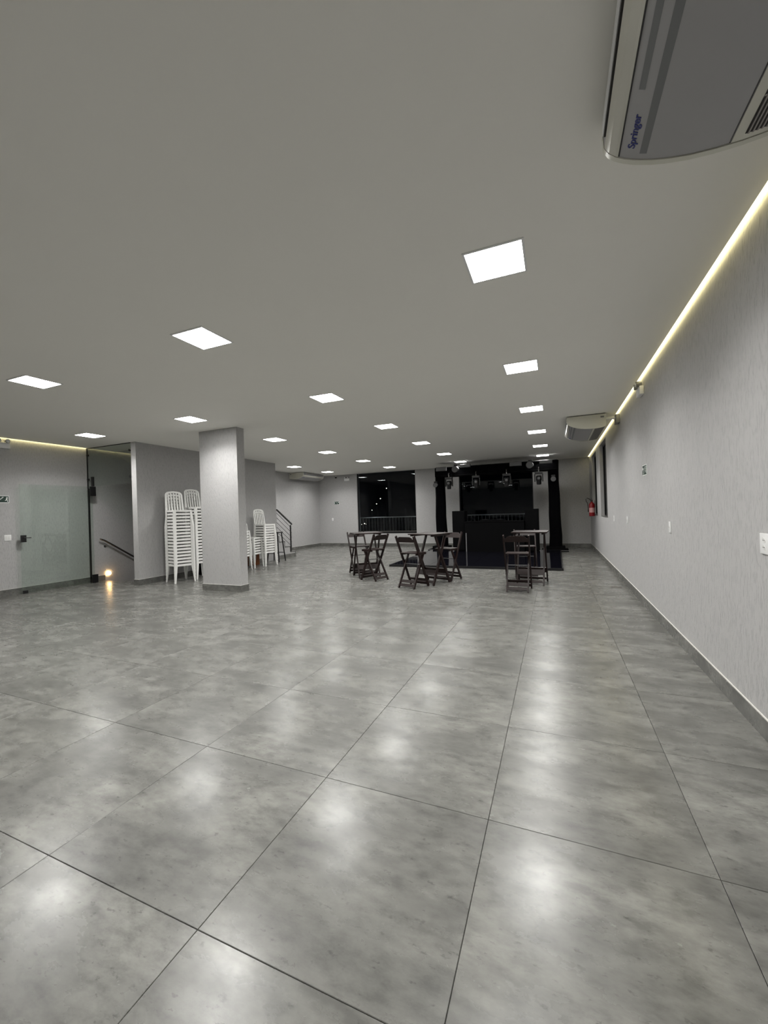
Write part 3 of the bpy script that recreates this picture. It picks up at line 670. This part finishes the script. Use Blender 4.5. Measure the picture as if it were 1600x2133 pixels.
frame_mb = lambda: ribbon(arch(.210, .205, .40, .882, .10), arch(.172, .167, .40, .842, .075))
def slat_mb(k):
    y = (k-2)*.064; return ribbon([(y-.014, .40), (y-.014, .62), (y-.014, .853)], [(y+.014, .40), (y+.014, .62), (y+.014, .853)], .006)
frame_me = frame_mb().mesh('backrest', M['plastic'])
slat_me = [slat_mb(k).mesh('slat', M['plastic']) for k in range(5)]
full = frame_mb()
for k in range(5): s_ = slat_mb(k); full.add(s_.v, s_.f)
full_me = full.mesh('backrest', M['plastic'])
def leg_mesh(sx, sy):
    mb = MB(); secs = []
    for z, off, wd in ((.430, .0, .052), (.374, .004, .050), (.0, .034, .030)):
        cx, cy = sx*(.206+off), sy*(.206+off); t = .0042
        secs.append([(cx+sx*t, cy+sy*t, z), (cx-sx*wd, cy+sy*t, z), (cx-sx*wd, cy, z), (cx, cy, z), (cx, cy-sy*wd, z), (cx+sx*t, cy-sy*wd, z)])
    vs = [v for s in secs for v in s]
    fs = [(k*6+i, k*6+(i+1) % 6, (k+1)*6+(i+1) % 6, (k+1)*6+i) for k in range(2) for i in range(6)] + [(0,1,2,3), (0,3,4,5), (12,15,14,13), (12,17,16,15)]
    return mb.add(vs, fs).mesh('leg', M['plastic'])
leg_me = [leg_mesh(sx, sy) for sx in (-1, 1) for sy in (-1, 1)]
ORD = ['lowest', 'second', 'third', 'fourth', 'fifth', 'sixth', 'seventh', 'eighth', 'ninth', 'tenth', 'eleventh', 'twelfth', 'thirteenth', 'fourteenth', 'fifteenth', 'sixteenth', 'seventeenth', 'eighteenth', 'nineteenth', 'twentieth']
STACKS = [(-8.255, 7.02, -17, 18, 'tall stack nearest the stair opening'), (-8.27, 7.60, -10, 19, 'tall stack half behind the column'), (-8.12, 8.84, 12, 10, 'stack just past the column'),
          (-8.29, 9.53, 8, 7, 'low stack with the brown box behind'), (-8.16, 9.99, -8, 12, 'stack beside the black stool')]
for (x, y, a, n, desc) in STACKS:
    for k in range(n):
        l = 'topmost white plastic chair of the '+desc if k == n-1 else ('white plastic chair at the bottom of the '+desc if k == 0 else 'white plastic chair, %s from the floor in the %s' % (ORD[k], desc))
        c = empty('stacking_chair', (x, y, k*DZ), math.radians(a), l, 'chair', 'white chairs in the '+desc)
        kids(seat_me, 'seat', c)
        if k == n-1:
            bk = kids(frame_me, 'backrest', c)
            for q in range(5): kids(slat_me[q], 'slat', bk)
        else: kids(full_me, 'backrest', c)
        for q in range(4): kids(leg_me[q], 'leg', c)

# ---------------------------------------------------------------- things by the stacked chairs
so = empty('bar_stool', (-8.44, 10.86, 0), math.radians(8), 'tall black metal bar stool standing between the stacked chairs and the steps', 'stool')
MB().box(-.17, .17, -.17, .17, .93, .96, .008).build('seat', M['black'], so)
for sx in (-1, 1):
    for sy in (-1, 1): MB().bar((sx*.21, sy*.21, 0), (sx*.13, sy*.13, .93), .028, .028).build('leg', M['black'], so)
for s in (-1, 1):
    MB().bar((-.185, s*.185, .28), (.185, s*.185, .28), .02, .02).build('stretcher', M['black'], so)
    MB().bar((s*.185, -.185, .28), (s*.185, .185, .28), .02, .02).build('stretcher', M['black'], so)
def crate(name, x, y, w, d, h, mat, label, cat):
    o = empty(name, (x, y, 0), 0, label, cat)
    MB().box(-w/2, w/2, -d/2, d/2, .0, h, .006).build('body', mat, o); MB().box(-w/2-.006, w/2+.006, -d/2-.006, d/2+.006, h, h+.02, .004).build('lid', mat, o)
crate('wooden_box', -8.62, 9.98, .26, .24, .33, M['brown'], 'brown wooden box on the floor behind the stacked white chairs', 'box')
crate('equipment_case', -8.60, 8.12, .34, .36, .36, M['matte'], 'black case on the floor behind the tall chair stack beside the column', 'case')
